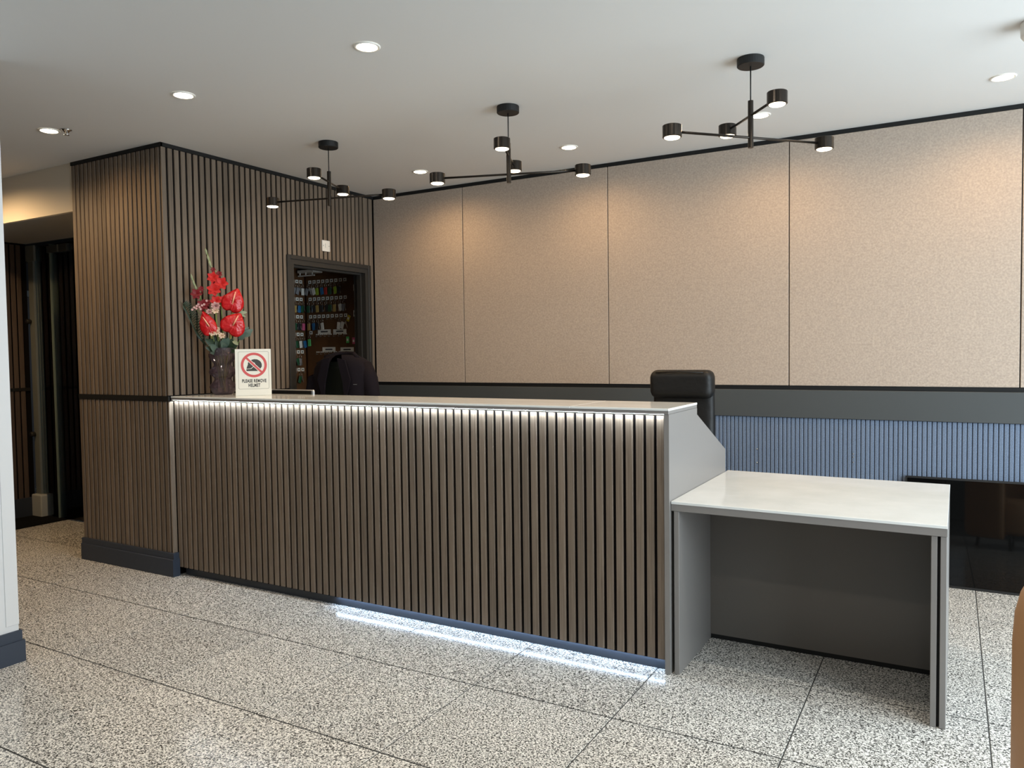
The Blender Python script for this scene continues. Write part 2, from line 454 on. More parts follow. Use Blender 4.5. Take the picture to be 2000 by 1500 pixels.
# key room shell
YK = 2.10; XK = -4.155
struct('wall_store_left', box(XK-0.04, XK, 0.1, YK, 0, 2.42), MT['cork'])
struct('wall_store_back', box(XK-0.04, -3.30, YK, YK+0.04, 0, 2.42), MT['cork'])
struct('wall_store_front', box(XK, XB-0.10, 0.10, 0.12, 0, 2.42), MT['cork'])
struct('trim_store_ceiling', box(XK-0.04, XB-0.10, 0.10, YK+0.04, 2.42, 2.46), MT['door_brown'])

# ------------------------------------------------------------------ corridor on the left
struct('wall_header', box(-8.0, XL-0.0005, YB+0.006, 0.02, 2.405, HC), MT['cream'], 'cream header wall above the dark passage')
struct('trim_soffit', box(-6.05, XL, 0.02, 0.66, 2.405, 2.46), MT['grey_soffit'], 'grey underside of the passage header')
XC = -6.05
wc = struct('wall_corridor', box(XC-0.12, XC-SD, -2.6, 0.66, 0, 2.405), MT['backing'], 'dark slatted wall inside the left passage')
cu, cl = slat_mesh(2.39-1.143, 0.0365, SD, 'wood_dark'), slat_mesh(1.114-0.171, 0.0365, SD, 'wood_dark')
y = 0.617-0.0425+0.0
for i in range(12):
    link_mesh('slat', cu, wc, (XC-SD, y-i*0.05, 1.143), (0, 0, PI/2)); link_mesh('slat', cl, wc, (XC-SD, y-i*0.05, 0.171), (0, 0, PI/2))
obj('dado_rail', box(XC-SD, XC+0.003, -2.0, 0.655, 1.115, 1.142), MT['black_trim'], wc)
bb = bmesh.new(); bx(bb, XC-SD, XC+0.012, -2.0, 0.64, 0, 0.171)
struct('baseboard_corridor', bb, MT['navy'], 'navy skirting of the passage wall')
# wall beyond with white door frame
XD = -7.87
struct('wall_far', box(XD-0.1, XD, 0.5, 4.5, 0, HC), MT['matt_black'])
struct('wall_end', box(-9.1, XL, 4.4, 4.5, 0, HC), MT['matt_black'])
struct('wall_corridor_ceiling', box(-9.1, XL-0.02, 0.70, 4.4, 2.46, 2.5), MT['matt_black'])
d3 = struct('door_3', box(XD, XD+0.03, 1.36, 2.035, 0, 2.075), MT['door_brown'], 'dark brown door in a white frame at the passage end')
for a in ((XD, XD+0.05, 2.04, 2.125, 0, 2.15), (XD, XD+0.05, 1.27, 1.355, 0, 2.15), (XD, XD+0.05, 1.355, 2.04, 2.08, 2.15)):
    obj('frame_board', bevel(box(*a), 0.004, 1), MT['grey_white'], d3)
hb = bmesh.new(); tube(hb, [(XD+0.03, 1.43, 1.0), (XD+0.08, 1.43, 1.0), (XD+0.08, 1.55, 1.0)], 0.01, 8)
obj('handle', hb, MT['steel'], d3)
# glass screen / door
d2 = struct('door_2', box(-6.03, -5.955, 0.66, 0.70, 0.19, 2.36), MT['steel'], 'glass entrance door of the passage with pale metal jamb')
obj('pane', box(-5.95, -5.05, 0.675, 0.685, 0.012, 2.38), MT['glass'], d2)
obj('pane', box(-5.035, -4.22, 0.690, 0.700, 0.012, 2.38), MT['glass'], d2)
obj('pane_edge', box(-5.700, -5.690, 0.66, 0.70, 0.012, 2.38), MT['glass_edge'], d2)
obj('floor_block', bevel(box(-6.04, -5.89, 0.62, 0.72, 0.0, 0.20), 0.01, 2), MT['grey_white'], d2)
for z in (1.725, 0.731):
    hb = bmesh.new(); lathe(hb, [(0.001, 0), (0.02, 0), (0.022, 0.01), (0.022, 0.03), (0.018, 0.036), (0.001, 0.036)], 14)
    bmesh.ops.rotate(hb, verts=hb.verts, cent=(0,0,0), matrix=Matrix.Rotation(PI/2, 3, 'X'))
    obj('hinge_knob', hb, MT['black_plastic'], d2, (-6.015, 0.655, z), smooth=True)
obj('patch_fitting', bevel(box(-5.73, -5.435, 0.655, 0.70, 2.305, 2.365), 0.003, 1), MT['rail'], d2)
obj('patch_cap', box(-5.565, -5.55, 0.650, 0.702, 2.305, 2.365), MT['steel'], d2)
obj('top_bracket', bevel(box(-6.03, -5.90, 0.64, 0.66, 2.25, 2.385), 0.003, 1), MT['steel'], d2)
mat_o = obj('door_mat', bevel(box(-6.03, -5.60, -0.9, 0.72, 0.0005, 0.010), 0.003, 1), MT['mat'])
tag(mat_o, 'black entrance mat on the floor of the dark left passage', 'mat')

# ------------------------------------------------------------------ near left white wall
XN = -2.69; YN = -1.245
wl = struct('wall_left', box(XN-0.30, XN, -5.6, YN, 0, HC), MT['white_wall'], 'white wall end at the left edge')
struct('trim_1', bevel(box(XN-0.001, XN+0.003, YN-0.055, YN+0.002, 0.175, HC), 0.001, 1), MT['white_wall'], 'white corner guard strip')
bb = bmesh.new()
for (q0, q1, z0, z1) in ((0.018, 0.018, 0.0, 0.10), (0.010, 0.010, 0.10, 0.147)):
    bx(bb, XN-0.30-q0, XN+q0, -5.6, YN+q1, z0, z1)
struct('baseboard_left', bb, MT['navy'], 'slate blue stepped skirting at the left edge')
# shell behind the camera, with the daylight openings
fb = bmesh.new(); y0 = -5.6
bx(fb, -9.2, 0.65, y0, y0+0.1, 0, HC); bx(fb, 0.65, 3.7, y0, y0+0.1, 0, 0.55); bx(fb, 0.65, 3.7, y0, y0+0.1, 2.55, HC); bx(fb, 3.55, 3.7, y0, y0+0.1, 0.55, 2.55)
struct('wall_front', fb, MT['rail'])
rbm = bmesh.new()
bx(rbm, 3.6, 3.7, 1.55, 2.1, 0, HC); bx(rbm, 3.6, 3.7, -5.6, -2.35, 0, HC); bx(rbm, 3.6, 3.7, -2.35, 1.55, 0, 0.35); bx(rbm, 3.6, 3.7, -2.35, 1.55, 2.55, HC)
struct('wall_right', rbm, MT['white_wall'])
struct('wall_outer_left', box(-9.2, -9.1, -5.6, 4.5, 0, HC), MT['grey_soffit'])

# ------------------------------------------------------------------ reception desk
YS = 0.019
desk = thing('reception_desk', 'long reception desk with brown wood slats, white stone counter and grey end panel', 'desk', (-1.6, 0.2, 0))
HT = 1.1483
def slab(x0, x1, y0, y1, z0, z1, b=0.0015):
    return bevel(box(x0, x1, y0, y1, z0, z1), b, 1)
JX = -0.461
wpart('counter_slab', slab(XB+0.001, JX-0.0006, 0.0, 0.4225, HT-0.0105, HT), MT['stone'], desk)
wpart('counter_slab', slab(JX+0.0006, 0.0, 0.0, 0.4225, HT-0.0105, HT), MT['stone'], desk)
wpart('counter_board', slab(XB+0.001, -0.0005, 0.002, 0.42, HT-0.0248, HT-0.0107), MT['laminate'], desk)
wpart('front_panel', box(XB+0.030, -0.026, YS+SD, YS+SD+0.005, 0.0512, HT-0.0252), MT['backing'], desk)
slat_d = slat_mesh(HT-0.0270-0.056)
nd = 68
x = -0.0605
for i in range(nd):
    xx = x - i*SP
    if xx < XB+0.006: break
    link_mesh('slat', slat_d, desk, Vector((xx, YS+SD, 0.056)) - Vector(desk.location))
ep = bmesh.new()
prism(ep, [(0.004, 0), (0.004, HT-0.0252), (0.421, HT-0.0252), (0.421, 1.092), (0.942, 0.868), (0.942, 0)], 'x', -0.0225, -0.0005)
wpart('end_panel', ep, MT['laminate'], desk)
wpart('plinth', box(XB+0.03, -0.024, 0.052, 0.075, 0.0, 0.070), MT['navy_dark'], desk)
wpart('led_strip', box(XB+0.012, -0.024, 0.0035, 0.0135, HT-0.0258, HT-0.0250), MT['led'], desk)
wpart('led_profile', box(XB+0.001, -0.0226, 0.0021, 0.0032, HT-0.0310, HT-0.0249), MT['laminate'], desk)
wpart('floor_led_strip', box(-1.93, -0.03, 0.036, 0.046, 0.0500, 0.0525), MT['led_blue'], desk)
wpart('worktop', slab(XB+0.006, -0.024, 0.055, 0.94, 0.712, 0.75), MT['stone'], desk)
wpart('support_panel', box(XB+0.006, XB+0.028, 0.078, 0.92, 0, 0.711), MT['laminate'], desk)
wpart('support_panel', box(-1.66, -1.64, 0.078, 0.5, 0, 0.711), MT['laminate'], desk)
wpart('upstand', box(XB+0.03, -0.024, 0.400, 0.418, 0.7505, HT-0.0252), MT['laminate'], desk)

# lower table
table = thing('side_table', 'low grey side table with glossy white stone top at the desk end', 'table', (0.52, 0.48, 0))
A = [(0.0015, 0.020), (1.0325, 0.004), (1.0385, 0.975), (0.0015, 0.985)]
tm = bmesh.new(); prism(tm, A, 'z', 0.7385, 0.75); wpart('stone_top', bevel(tm, 0.0012, 1), MT['stone'], table)
A2 = [(0.0015, 0.022), (1.0315, 0.006), (1.0375, 0.973), (0.0015, 0.983)]
tm = bmesh.new(); prism(tm, A2, 'z', 0.7095, 0.7383); wpart('top_board', tm, MT['laminate'], table)
wpart('leg_panel', slab(0.0125, 0.035, 0.024, 0.955, 0.0, 0.7093), MT['laminate'], table)
tm = bmesh.new(); prism(tm, [(0.9805, 0.012), (1.0005, 0.012), (1.0005, 0.955), (0.9805, 0.955)], 'z', 0, 0.7093)
wpart('leg_panel', bevel(tm, 0.0015, 1), MT['laminate'], table)
tm = bmesh.new(); prism(tm, [(1.0105, 0.010), (1.0315, 0.010), (1.0372, 0.955), (1.0105, 0.955)], 'z', 0, 0.7093)
wpart('leg_panel', bevel(tm, 0.0015, 1), MT['laminate'], table)
wpart('leg_spacer', box(1.0006, 1.0104, 0.026, 0.94, 0.002, 0.709), MT['black_trim'], table)
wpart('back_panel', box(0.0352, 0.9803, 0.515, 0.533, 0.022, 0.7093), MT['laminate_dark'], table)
wpart('base_strip', box(0.0352, 0.9803, 0.519, 0.530, 0.0, 0.0218), MT['black_trim'], table)

# ------------------------------------------------------------------ ceiling downlights
def downlight(x, y, label, energy, col, lens):
    t = thing('downlight', label, 'ceiling light', (x, y, HC), 0, 'recessed ceiling downlights')
    m = bmesh.new()
    lathe(m, [(0.044, -0.0005), (0.046, -0.005), (0.055, -0.006), (0.058, -0.003), (0.058, -0.0002)], 28)
    obj('trim_ring', m, MT['white_plastic'], t, smooth=True)
    m = bmesh.new(); lathe(m, [(0.0005, -0.0065), (0.040, -0.0065), (0.0458, -0.0045), (0.0458, -0.0005), (0.0005, -0.0005)], 28)
    obj('lens', m, lens, t)
    spot_light('downlight_beam', t, (0, 0, -0.012), energy, col)
    return t
downlight(-3.575, -0.515, 'leftmost recessed ceiling downlight, warm, beside the chrome sprinkler', 31, WARM, MT['lens_warm'])
downlight(-5.000, -0.620, 'recessed ceiling downlight over the passage, hidden beyond the left white wall', 115, WARM, MT['lens_warm'])
for x_, y_, w_ in ((0.04, -0.5, 'over the floor before the desk end'), (1.25, -0.5, 'over the floor before the side table'), (2.45, -0.5, 'near the right window'),
                  (-1.18, -2.47, 'in the rear row left of the middle'), (0.04, -2.47, 'in the rear row, middle'), (1.25, -2.47, 'straight above the camera'), (-2.38, -2.47, 'rear row by the left wall'), (-3.575, -2.47, 'rear row behind the left wall')):
    downlight(x_, y_, 'added recessed ceiling downlight out of view above, ' + w_, 24, WHITE, MT['lens'])  # unseen lamps continuing the ceiling grid, added to brighten floor, table and ceiling
downlight(-2.385, -0.507, 'white recessed ceiling downlight above the slatted wall corner, second from left', 22, WHITE, MT['lens'])
downlight(-1.182, -0.497, 'topmost recessed ceiling downlight, nearest the top of the picture', 22, WHITE, MT['lens_warm'])
downlight(-2.366, 1.488, 'small recessed ceiling downlight between the left and middle pendant lamps', 31, WARM, MT['lens_warm'])
downlight(-1.148, 1.470, 'recessed ceiling downlight just right of the middle pendant lamp', 31, WARM, MT['lens_warm'])
downlight(0.075, 1.440, 'recessed ceiling downlight partly behind the stem of the right pendant lamp', 31, WARM, MT['lens_warm'])
downlight(1.250, 1.455, 'rightmost recessed ceiling downlight near the right edge', 31, WARM, MT['lens_warm'])

sp = thing('sprinkler', 'small chrome fire sprinkler on the ceiling beside the leftmost downlight', 'sprinkler', (-3.473, -0.472, HC))
m = bmesh.new(); lathe(m, [(0.001, -0.001), (0.028, -0.001), (0.030, -0.004), (0.018, -0.008), (0.012, -0.018), (0.001, -0.018)], 20)
obj('rosette', m, MT['chrome'], sp, smooth=True)
m = bmesh.new(); lathe(m, [(0.001, -0.030), (0.014, -0.030), (0.014, -0.033), (0.001, -0.033)], 16)
tube(m, [(0.008, 0, -0.016), (0.010, 0, -0.024), (0.003, 0, -0.031)], 0.002, 6); tube(m, [(-0.008, 0, -0.016), (-0.010, 0, -0.024), (-0.003, 0, -0.031)], 0.002, 6)
obj('deflector', m, MT['chrome'], sp, smooth=True)

sen = thing('ceiling_camera', 'white round camera with dark dome on the ceiling at the right edge', 'camera', (1.345, 0.745, HC))
m = bmesh.new(); lathe(m, [(0.001, -0.0005), (0.068, -0.0005), (0.070, -0.004), (0.068, -0.055), (0.060, -0.066), (0.046, -0.068), (0.001, -0.068)], 32)
obj('housing', m, MT['white_plastic'], sen, smooth=True)
m = bmesh.new(); lathe(m, [(0.046, -0.066)] + [(0.046*math.cos(a*PI/12), -0.068-0.040*math.sin(a*PI/12)) for a in range(1, 6)] + [(0.001, -0.108)], 24)
obj('dome', m, MT['screen'], sen, smooth=True)

# ------------------------------------------------------------------ pendant lamps
def pendant(x, y, label, ang_lo, ang_hi, dz):
    t = thing('pendant_lamp', label, 'pendant lamp', (x, y, HC), 0, 'black four-head pendant lamps')
    m = bmesh.new(); lathe(m, [(0.001, -0.0005), (0.060, -0.0005), (0.061, -0.003), (0.061, -0.034), (0.058, -0.037), (0.001, -0.037)], 32)
    obj('canopy', m, MT['matt_black'], t, smooth=False)
    m = bmesh.new(); tube(m, [(0, 0, -0.036), (0, 0, -0.20+dz)], 0.0030, 8); obj('cord', m, MT['matt_black'], t, smooth=True)
    m = bmesh.new(); lathe(m, [(0.001, -0.190+dz), (0.0125, -0.190+dz), (0.0125, -0.405+dz), (0.001, -0.405+dz)], 20)
    obj('stem', m, MT['black_metal'], t, smooth=False)
    for z, ang, R1, R2 in ((-0.358+dz, ang_lo, 0.405, 0.405), (-0.257+dz, ang_hi, 0.245, 0.245)):
        d = Vector((math.cos(ang), math.sin(ang), 0))
        m = bmesh.new(); tube(m, [d*-(R1-0.035) + Vector((0, 0, z)), d*(R2-0.035) + Vector((0, 0, z))], 0.0058, 10)
        obj('arm', m, MT['black_metal'], t, smooth=True)
        for s, R in ((-1, R1), (1, R2)):
            c = d*s*R + Vector((0, 0, z))
            m = bmesh.new()
            lathe(m, [(0.001, 0.027), (0.041, 0.027), (0.043, 0.025), (0.043, -0.025), (0.040, -0.027), (0.0355, -0.027), (0.035, -0.012), (0.001, -0.012)], 32)
            h = obj('lamp_head', m, MT['black_metal'], t, c, smooth=False)
            m = bmesh.new(); lathe(m, [(0.001, -0.031), (0.030, -0.031), (0.0348, -0.028), (0.0348, -0.014), (0.001, -0.014)], 28)
            obj('lens', m, MT['head_lens'], h)
            spot_light('head_beam', h, (0, 0, -0.034), 5.5, WARM, 2.6)
    return t
pendant(-2.385, 0.547, 'black pendant lamp with four round heads nearest the slatted wall, left of three', math.radians(15), math.radians(112), 0.008)
pendant(-1.072, 0.538, 'black pendant lamp with four round heads, middle of three over the desk', math.radians(19), math.radians(112), -0.008)
pendant(0.223, 0.532, 'black pendant lamp with four round heads nearest the camera, right of three', math.radians(46.5), math.radians(129), -0.003)

# ------------------------------------------------------------------ switch plate over the door
sw = thing('switch_plate', 'small white switch plate on the slatted wall above the door frame', 'switch', (XB, 1.4235, 2.253))
obj('plate', bevel(box(0.0, 0.010, -0.043, 0.043, -0.043, 0.043), 0.003, 2), MT['white_plastic'], sw)
m = bmesh.new(); bx(m, 0.0101, 0.014, -0.012, 0.012, -0.014, 0.018); obj('rocker', m, MT['white_plastic'], sw)
for s in (-1, 1):
    m = bmesh.new(); ellipsoid(m, (0.0102, s*0.031, 0), 0.0012, 0.004, 0.004, 8, 6); obj('screw', m, MT['steel'], sw)

# ------------------------------------------------------------------ key boards and keys
kb = thing('key_board', 'wide brown key board with white number tags facing the key room door', 'key board', (-3.80, YK-0.001, 1.2))
kl = thing('key_board', 'narrow brown key board on the left wall of the key room, beside the door frame', 'key board', (XK+0.001, 1.7, 1.2))
wpart('board', box(-4.12, -3.40, YK-0.014, YK-0.001, 0.75, 2.12), MT['cork'], kb)
wpart('board', box(XK+0.001, XK+0.014, 1.30, 2.084, 0.75, 2.12), MT['cork'], kl)
def tag_mesh(wd, hh, iw, ih):
    m = bmesh.new(); bx(m, -wd/2, wd/2, -0.0015, 0, -hh/2, hh/2)
    nf = len(m.faces); bx(m, -iw/2, iw/2, -0.0022, -0.0015, -ih/2, ih/2)
    me = to_mesh('number_tag', m, [MT['paper'], MT['print']])
    for i, pl in enumerate(me.polygons): pl.material_index = 1 if i >= nf else 0
    return me
tg = tag_mesh(0.036, 0.030, 0.015, 0.012)
hm = bmesh.new(); tube(hm, [(0, 0, 0), (0, -0.022, -0.002), (0, -0.024, 0.006)], 0.0022, 6); hook_me = to_mesh('hook', hm, MT['steel'], True)
FACE = YK-0.014; FX = XK+0.014
KEYS = []
COLN = ['first', 'second', 'third', 'fourth', 'fifth', 'sixth', 'seventh', 'eighth', 'ninth', 'tenth']
ROWN = ['top', 'second', 'third', 'fourth', 'fifth', 'sixth']
for r, z in enumerate((2.064, 1.908, 1.748)):
    for c in range(9):
        x = -4.071 + c*0.0527
        wx, wz = x - kb.location.x, z - kb.location.z
        link_mesh('number_tag', tg, kb, (wx, FACE-kb.location.y, wz))
        link_mesh('hook', hook_me, kb, (wx, FACE-kb.location.y, wz-0.026))
        KEYS.append(('R', r, c, Vector((x, FACE-0.022, z-0.028))))
for r, z, cols in ((3, 1.603, (0,)),):
    for c in cols:
        x = -4.071 + c*0.0527
        link_mesh('number_tag', tg, kb, (x-kb.location.x, FACE-kb.location.y, z-kb.location.z))
        link_mesh('hook', hook_me, kb, (x-kb.location.x, FACE-kb.location.y, z-0.026-kb.location.z))
        KEYS.append(('R', 3, 0, Vector((x, FACE-0.022, z-0.028))))
st = tag_mesh(0.155, 0.040, 0.085, 0.012)
for x, z in ((-3.907, 1.608), (-3.722, 1.606), (-3.856, 1.447), (-3.640, 1.443)):
    link_mesh('label_strip', st, kb, (x-kb.location.x, FACE-kb.location.y, z-kb.location.z))
tiny = tag_mesh(0.040, 0.010, 0.02, 0.003)
for z in (1.583, 1.424):
    for x in (-3.99, -3.94, -3.89, -3.84, -3.78, -3.72, -3.66):
        link_mesh('small_strip', tiny, kb, (x-kb.location.x, FACE-kb.location.y, z-kb.location.z))
        link_mesh('hook', hook_me, kb, (x-kb.location.x, FACE-kb.location.y, z-0.018-kb.location.z))
for r, z in enumerate((2.068, 1.908, 1.748, 1.588, 1.428, 1.266)):
    for c, y in enumerate((1.945, 1.993, 2.041)):
        link_mesh('number_tag', tg, kl, (FX-kl.location.x, y-kl.location.y, z-kl.location.z), (0, 0, PI/2))
        link_mesh('hook', hook_me, kl, (FX-kl.location.x, y-kl.location.y, z-0.026-kl.location.z), (0, 0, PI/2))
        KEYS.append(('L', r, c, Vector((FX+0.022, y, z-0.028))))
FOBS = {'lime green': (0.30, 0.42, 0.03), 'blue': (0.02, 0.13, 0.30), 'dark green': (0.015, 0.07, 0.03), 'pink': (0.55, 0.10, 0.20), 'white': (0.7, 0.68, 0.62),
        'grey': (0.20, 0.20, 0.21), 'black': (0.015, 0.015, 0.018), 'yellow': (0.5, 0.38, 0.02), 'red': (0.45, 0.03, 0.02), 'bright green': (0.10, 0.55, 0.15), 'brass': (0.4, 0.27, 0.08)}
fob_mat = {k: plain(k.replace(' ', '_')+'_fob', v, 0.4) for k, v in FOBS.items()}
key_metal = plain('key_metal', (0.62, 0.60, 0.55), 0.25, metal=0.9)
m = bmesh.new(); torus(m, 0.010, 0.0011, (0, 0, -0.010), 'y', 14, 5); ring_me = to_mesh('ring', m, key_metal, True)
def key_mesh():
    m = bmesh.new()
    prism(m, [(-0.009, -0.018), (-0.011, -0.027), (-0.005, -0.036), (-0.0035, -0.062), (0.0, -0.066), (0.0035, -0.062), (0.0035, -0.055), (0.0055, -0.052), (0.0035, -0.048), (0.0035, -0.044), (0.005, -0.040), (0.005, -0.036), (0.011, -0.027), (0.009, -0.018)], 'y', -0.001, 0.001)
    return to_mesh('key', m, key_metal)
key_me = key_mesh()
fob_me = {}
for k in FOBS:
    m = bmesh.new(); bevel(bx(m, -0.014, 0.014, -0.003, 0.003, -0.066, -0.020), 0.003, 2); fob_me[k] = to_mesh('fob', m, fob_mat[k])
names = list(FOBS)
want = {('R',0,0): 'grey', ('R',0,1): 'white', ('R',0,2): 'lime green', ('R',0,3): 'blue', ('R',0,4): 'red', ('R',0,5): 'dark green', ('R',0,6): 'lime green', ('R',0,7): 'black',
        ('L',0,1): 'grey', ('L',0,2): 'white', ('L',1,1): 'blue', ('L',1,2): 'dark green', ('L',2,2): 'pink', ('L',3,2): 'blue', ('L',3,1): 'white', ('R',3,0): 'bright green',
        ('R',1,0): 'dark green', ('R',1,1): 'black', ('R',1,5): 'dark green', ('R',1,6): 'brass', ('R',2,1): 'blue', ('R',2,7): 'white', ('R',1,8): 'grey'}
skip = {('R',2,4), ('R',2,5), ('R',2,6), ('L',5,0), ('L',5,2), ('L',4,2), ('R',0,8)}
for side, r, c, loc in KEYS:
    if (side, r, c) in skip: continue
    col = want.get((side, r, c), random.choice(['black', 'grey', 'brass', 'dark green', 'white', 'black']))
    bd = 'facing board' if side == 'R' else 'left board'
    lab = '%s key bunch, %s along the %s row of the %s' % (col, COLN[c], ROWN[r], bd)
    t = thing('key_bunch', lab, 'keys', loc, PI/2 if side == 'L' else 0, 'key bunches on the key boards')
    t.scale = (1.25, 1.25, 1.4)
    link_mesh('ring', ring_me, t)
    a0 = random.uniform(-0.35, 0.35)
    link_mesh('fob', fob_me[col], t, (0, -0.004, -0.003), (0, a0, 0))
    for q in range(random.choice((1, 1, 2))):
        link_mesh('key', key_me, t, (0, 0.001+0.003*q, -0.004), (0, -a0 + (q-0.5)*0.3, 0))
# tags hanging on the far right of the facing board
hang = [(-3.50, 1.853, 'bright green', 'green tag hanging high on the right edge of the facing key board'),
        (-3.505, 1.655, 'bright green', 'green tag hanging low on the right edge of the facing key board'),
        (-3.575, 1.715, 'yellow', 'tilted yellow tag hanging near the right edge of the facing key board'),
        (-3.515, 1.985, 'white', 'white tag hanging at the top right of the facing key board'),
        (-3.520, 1.76, 'white', 'white tag hanging between the two green tags of the key board'),
        (-3.61, 1.53, 'bright green', 'green tag hanging below the label strips of the facing key board'),
        (-3.54, 1.52, 'pink', 'pink tag hanging below the label strips of the facing key board')]
for i, (x, z, col, lab) in enumerate(hang):
    t = thing('key_tag', lab, 'key tag', (x, FACE-0.022, z+0.045), 0, 'coloured tags on the facing key board')
    link_mesh('ring', ring_me, t)
    m = bmesh.new(); bevel(bx(m, -0.017, 0.017, -0.002, 0.002, -0.075, -0.018), 0.002, 1)
    o = obj('card', m, fob_mat[col], t, (0, -0.003, 0), (0, 0.45 if col == 'yellow' else 0, 0))
    m = bmesh.new(); bx(m, -0.009, 0.009, -0.0027, -0.0021, -0.058, -0.036); obj('print', m, MT['paper'] if col != 'white' else MT['print'], o)
sh = thing('wall_shelf', 'small white shelf high in the corner of the key room', 'shelf', (-4.03, YK, 2.16))
wpart('shelf_board', bevel(box(-4.12, -3.925, YK-0.12, YK-0.001, 2.140, 2.165), 0.004, 2), MT['white_plastic'], sh)
for x in (-4.10, -4.03, -3.95):
    wpart('bracket', box(x-0.003, x+0.003, YK-0.11, YK-0.10, 2.118, 2.1398), MT['white_plastic'], sh)
wpart('lower_rail', box(-4.12, -3.925, YK-0.112, YK-0.098, 2.108, 2.118), MT['white_plastic'], sh)

# ------------------------------------------------------------------ office chairs
def rounded_slab(w, d, h, r, seg=4):
    return bevel(box(-w/2, w/2, -d/2, d/2, 0, h), r, seg)
def office_chair(label, loc, rotz, back_w, back_top, headrest, mat):
    """faces -Y in local frame; loc is floor point under the seat"""
    t = thing('office_chair', label, 'chair', loc, rotz, None)
    m = rounded_slab(0.50, 0.48, 0.09, 0.035); bmesh.ops.translate(m, verts=m.verts, vec=(0, 0, 0.44)); obj('seat', m, mat, t, smooth=True)
    m = bmesh.new()
    top = back_top
    n1, n2 = 12, 12
    # backrest: curved rounded slab
    prof = []
    for i in range(n1+1):
        f = i/n1; z = 0.50 + f*(top-0.50)
        wv = back_w/2*(0.86+0.14*math.sin(PI*min(1, 0.15+f*0.9))) if not headrest else back_w/2*0.97
        edge = min(1.0, (top-z)/0.05+0.05)
        wv *= (0.80+0.20*math.sqrt(max(0, 1-(1-edge)**2)))
        yv = 0.235 + 0.03*math.sin(f*PI*1.1) + 0.06*f
        ring = []
        for kk in range(24):
            a = 2*PI*kk/24
            ca, sa = math.cos(a), math.sin(a)
            ring.append(m.verts.new((wv*math.copysign(abs(ca)**0.35, ca), yv + 0.04*math.copysign(abs(sa)**0.7, sa), z)))
        prof.append(ring)
    for i in range(n1):
        for kk in range(24):
            m.faces.new((prof[i][kk], prof[i][(kk+1)%24], prof[i+1][(kk+1)%24], prof[i+1][kk]))
    m.faces.new(prof[0][::-1]); m.faces.new(prof[-1])
    obj('backrest', m, mat, t, smooth=True)
    if headrest:
        m = bmesh.new(); bevel(bx(m, -back_w/2, back_w/2, 0.205, 0.325, top-0.155, top+0.012), 0.042, 5)
        bmesh.ops.subdivide_edges(m, edges=[e for e in m.edges if e.calc_length() > 0.06], cuts=6, use_grid_fill=True)
        for v in m.verts:
            if v.co.y < 0.26:
                v.co.y += 0.004*math.sin(v.co.x*70+v.co.z*25)*max(0, (v.co.z-(top-0.12))/0.12)
        hr = obj('headrest', m, mat, t, smooth=True)
        m = bmesh.new(); tube(m, [(-back_w/2+0.045, 0.205, top-0.002), (0, 0.203, top+0.003), (back_w/2-0.045, 0.205, top-0.002)], 0.004, 6)
        obj('piping', m, mat, hr, smooth=True)
    for s in (-1, 1):
        m = bmesh.new(); tube(m, [(s*0.27, 0.15, 0.47), (s*0.29, 0.12, 0.62), (s*0.29, -0.02, 0.66), (s*0.29, -0.14, 0.65), (s*0.28, -0.16, 0.60), (s*0.26, -0.10, 0.47)], 0.018, 10)
        obj('armrest', m, MT['black_plastic'], t, smooth=True)
    m = bmesh.new(); tube(m, [(0, 0, 0.10), (0, 0, 0.44)], 0.028, 14); obj('gas_column', m, MT['black_plastic'], t, smooth=True)
    for q in range(5):
        a = 2*PI*q/5 + 0.3
        m = bmesh.new(); tube(m, [(0, 0, 0.11), (0.29*math.cos(a), 0.29*math.sin(a), 0.075)], [0.028, 0.016], 8)
        obj('base_leg', m, MT['black_plastic'], t, smooth=True)
        m = bmesh.new(); tube(m, [(0.29*math.cos(a)-0.02*math.sin(a), 0.29*math.sin(a)+0.02*math.cos(a), 0.03), (0.29*math.cos(a)+0.02*math.sin(a), 0.29*math.sin(a)-0.02*math.cos(a), 0.03)], 0.030, 14)
        obj('castor', m, MT['black_plastic'], t, smooth=True)
    return t
office_chair('black leather high-back office chair behind the right end of the desk', (-0.34, 1.02, 0), 0.0, 0.375, 1.268, True, MT['leather'])
oc = office_chair('black office chair with a jacket over it, in front of the key room doorway', (-2.735, 0.83, 0), 0.22, 0.38, 1.345, False, MT['green_mesh'])

# jacket draped over the left chair
def jacket():
    m = bmesh.new(); rings = []
    levels = [(1.396, 0.075, 0.050), (1.392, 0.12, 0.070), (1.375, 0.19, 0.092), (1.345, 0.255, 0.105), (1.30, 0.290, 0.112), (1.20, 0.315, 0.122), (1.05, 0.325, 0.130), (0.90, 0.33, 0.135), (0.74, 0.33, 0.14), (0.62, 0.325, 0.14)]
    N = 40
    for z, wv, dv in levels:
        wv *= 0.76
        ring = []
        for kk in range(N+1):
            f = kk/N
            a = -PI/2 + (0.16 if z > 1.33 else 0.16+0.22*min(1, (1.33-z)/0.25)) + f*(2*PI - 2*(0.16 if z > 1.33 else 0.16+0.22*min(1, (1.33-z)/0.25)))
            ca, sa = math.cos(a), math.sin(a)
            fold = 1 + 0.030*math.sin(11*a + z*6)*min(1, (1.42-z)*3)
            ring.append(m.verts.new((wv*math.copysign(abs(ca)**0.75, ca)*fold, 0.275 + dv*math.copysign(abs(sa)**0.8, sa)*fold, z)))
        rings.append(ring)
    for i in range(len(rings)-1):
        for kk in range(N):
            m.faces.new((rings[i][kk], rings[i][kk+1], rings[i+1][kk+1], rings[i+1][kk]))
    m.faces.new(rings[0])
    return m
jk = thing('jacket', 'dark plum jacket hung over the office chair by the key room doorway', 'jacket', (-2.735, 0.83, 0), 0.22)
obj('body', jacket(), MT['jacket'], jk, smooth=True)
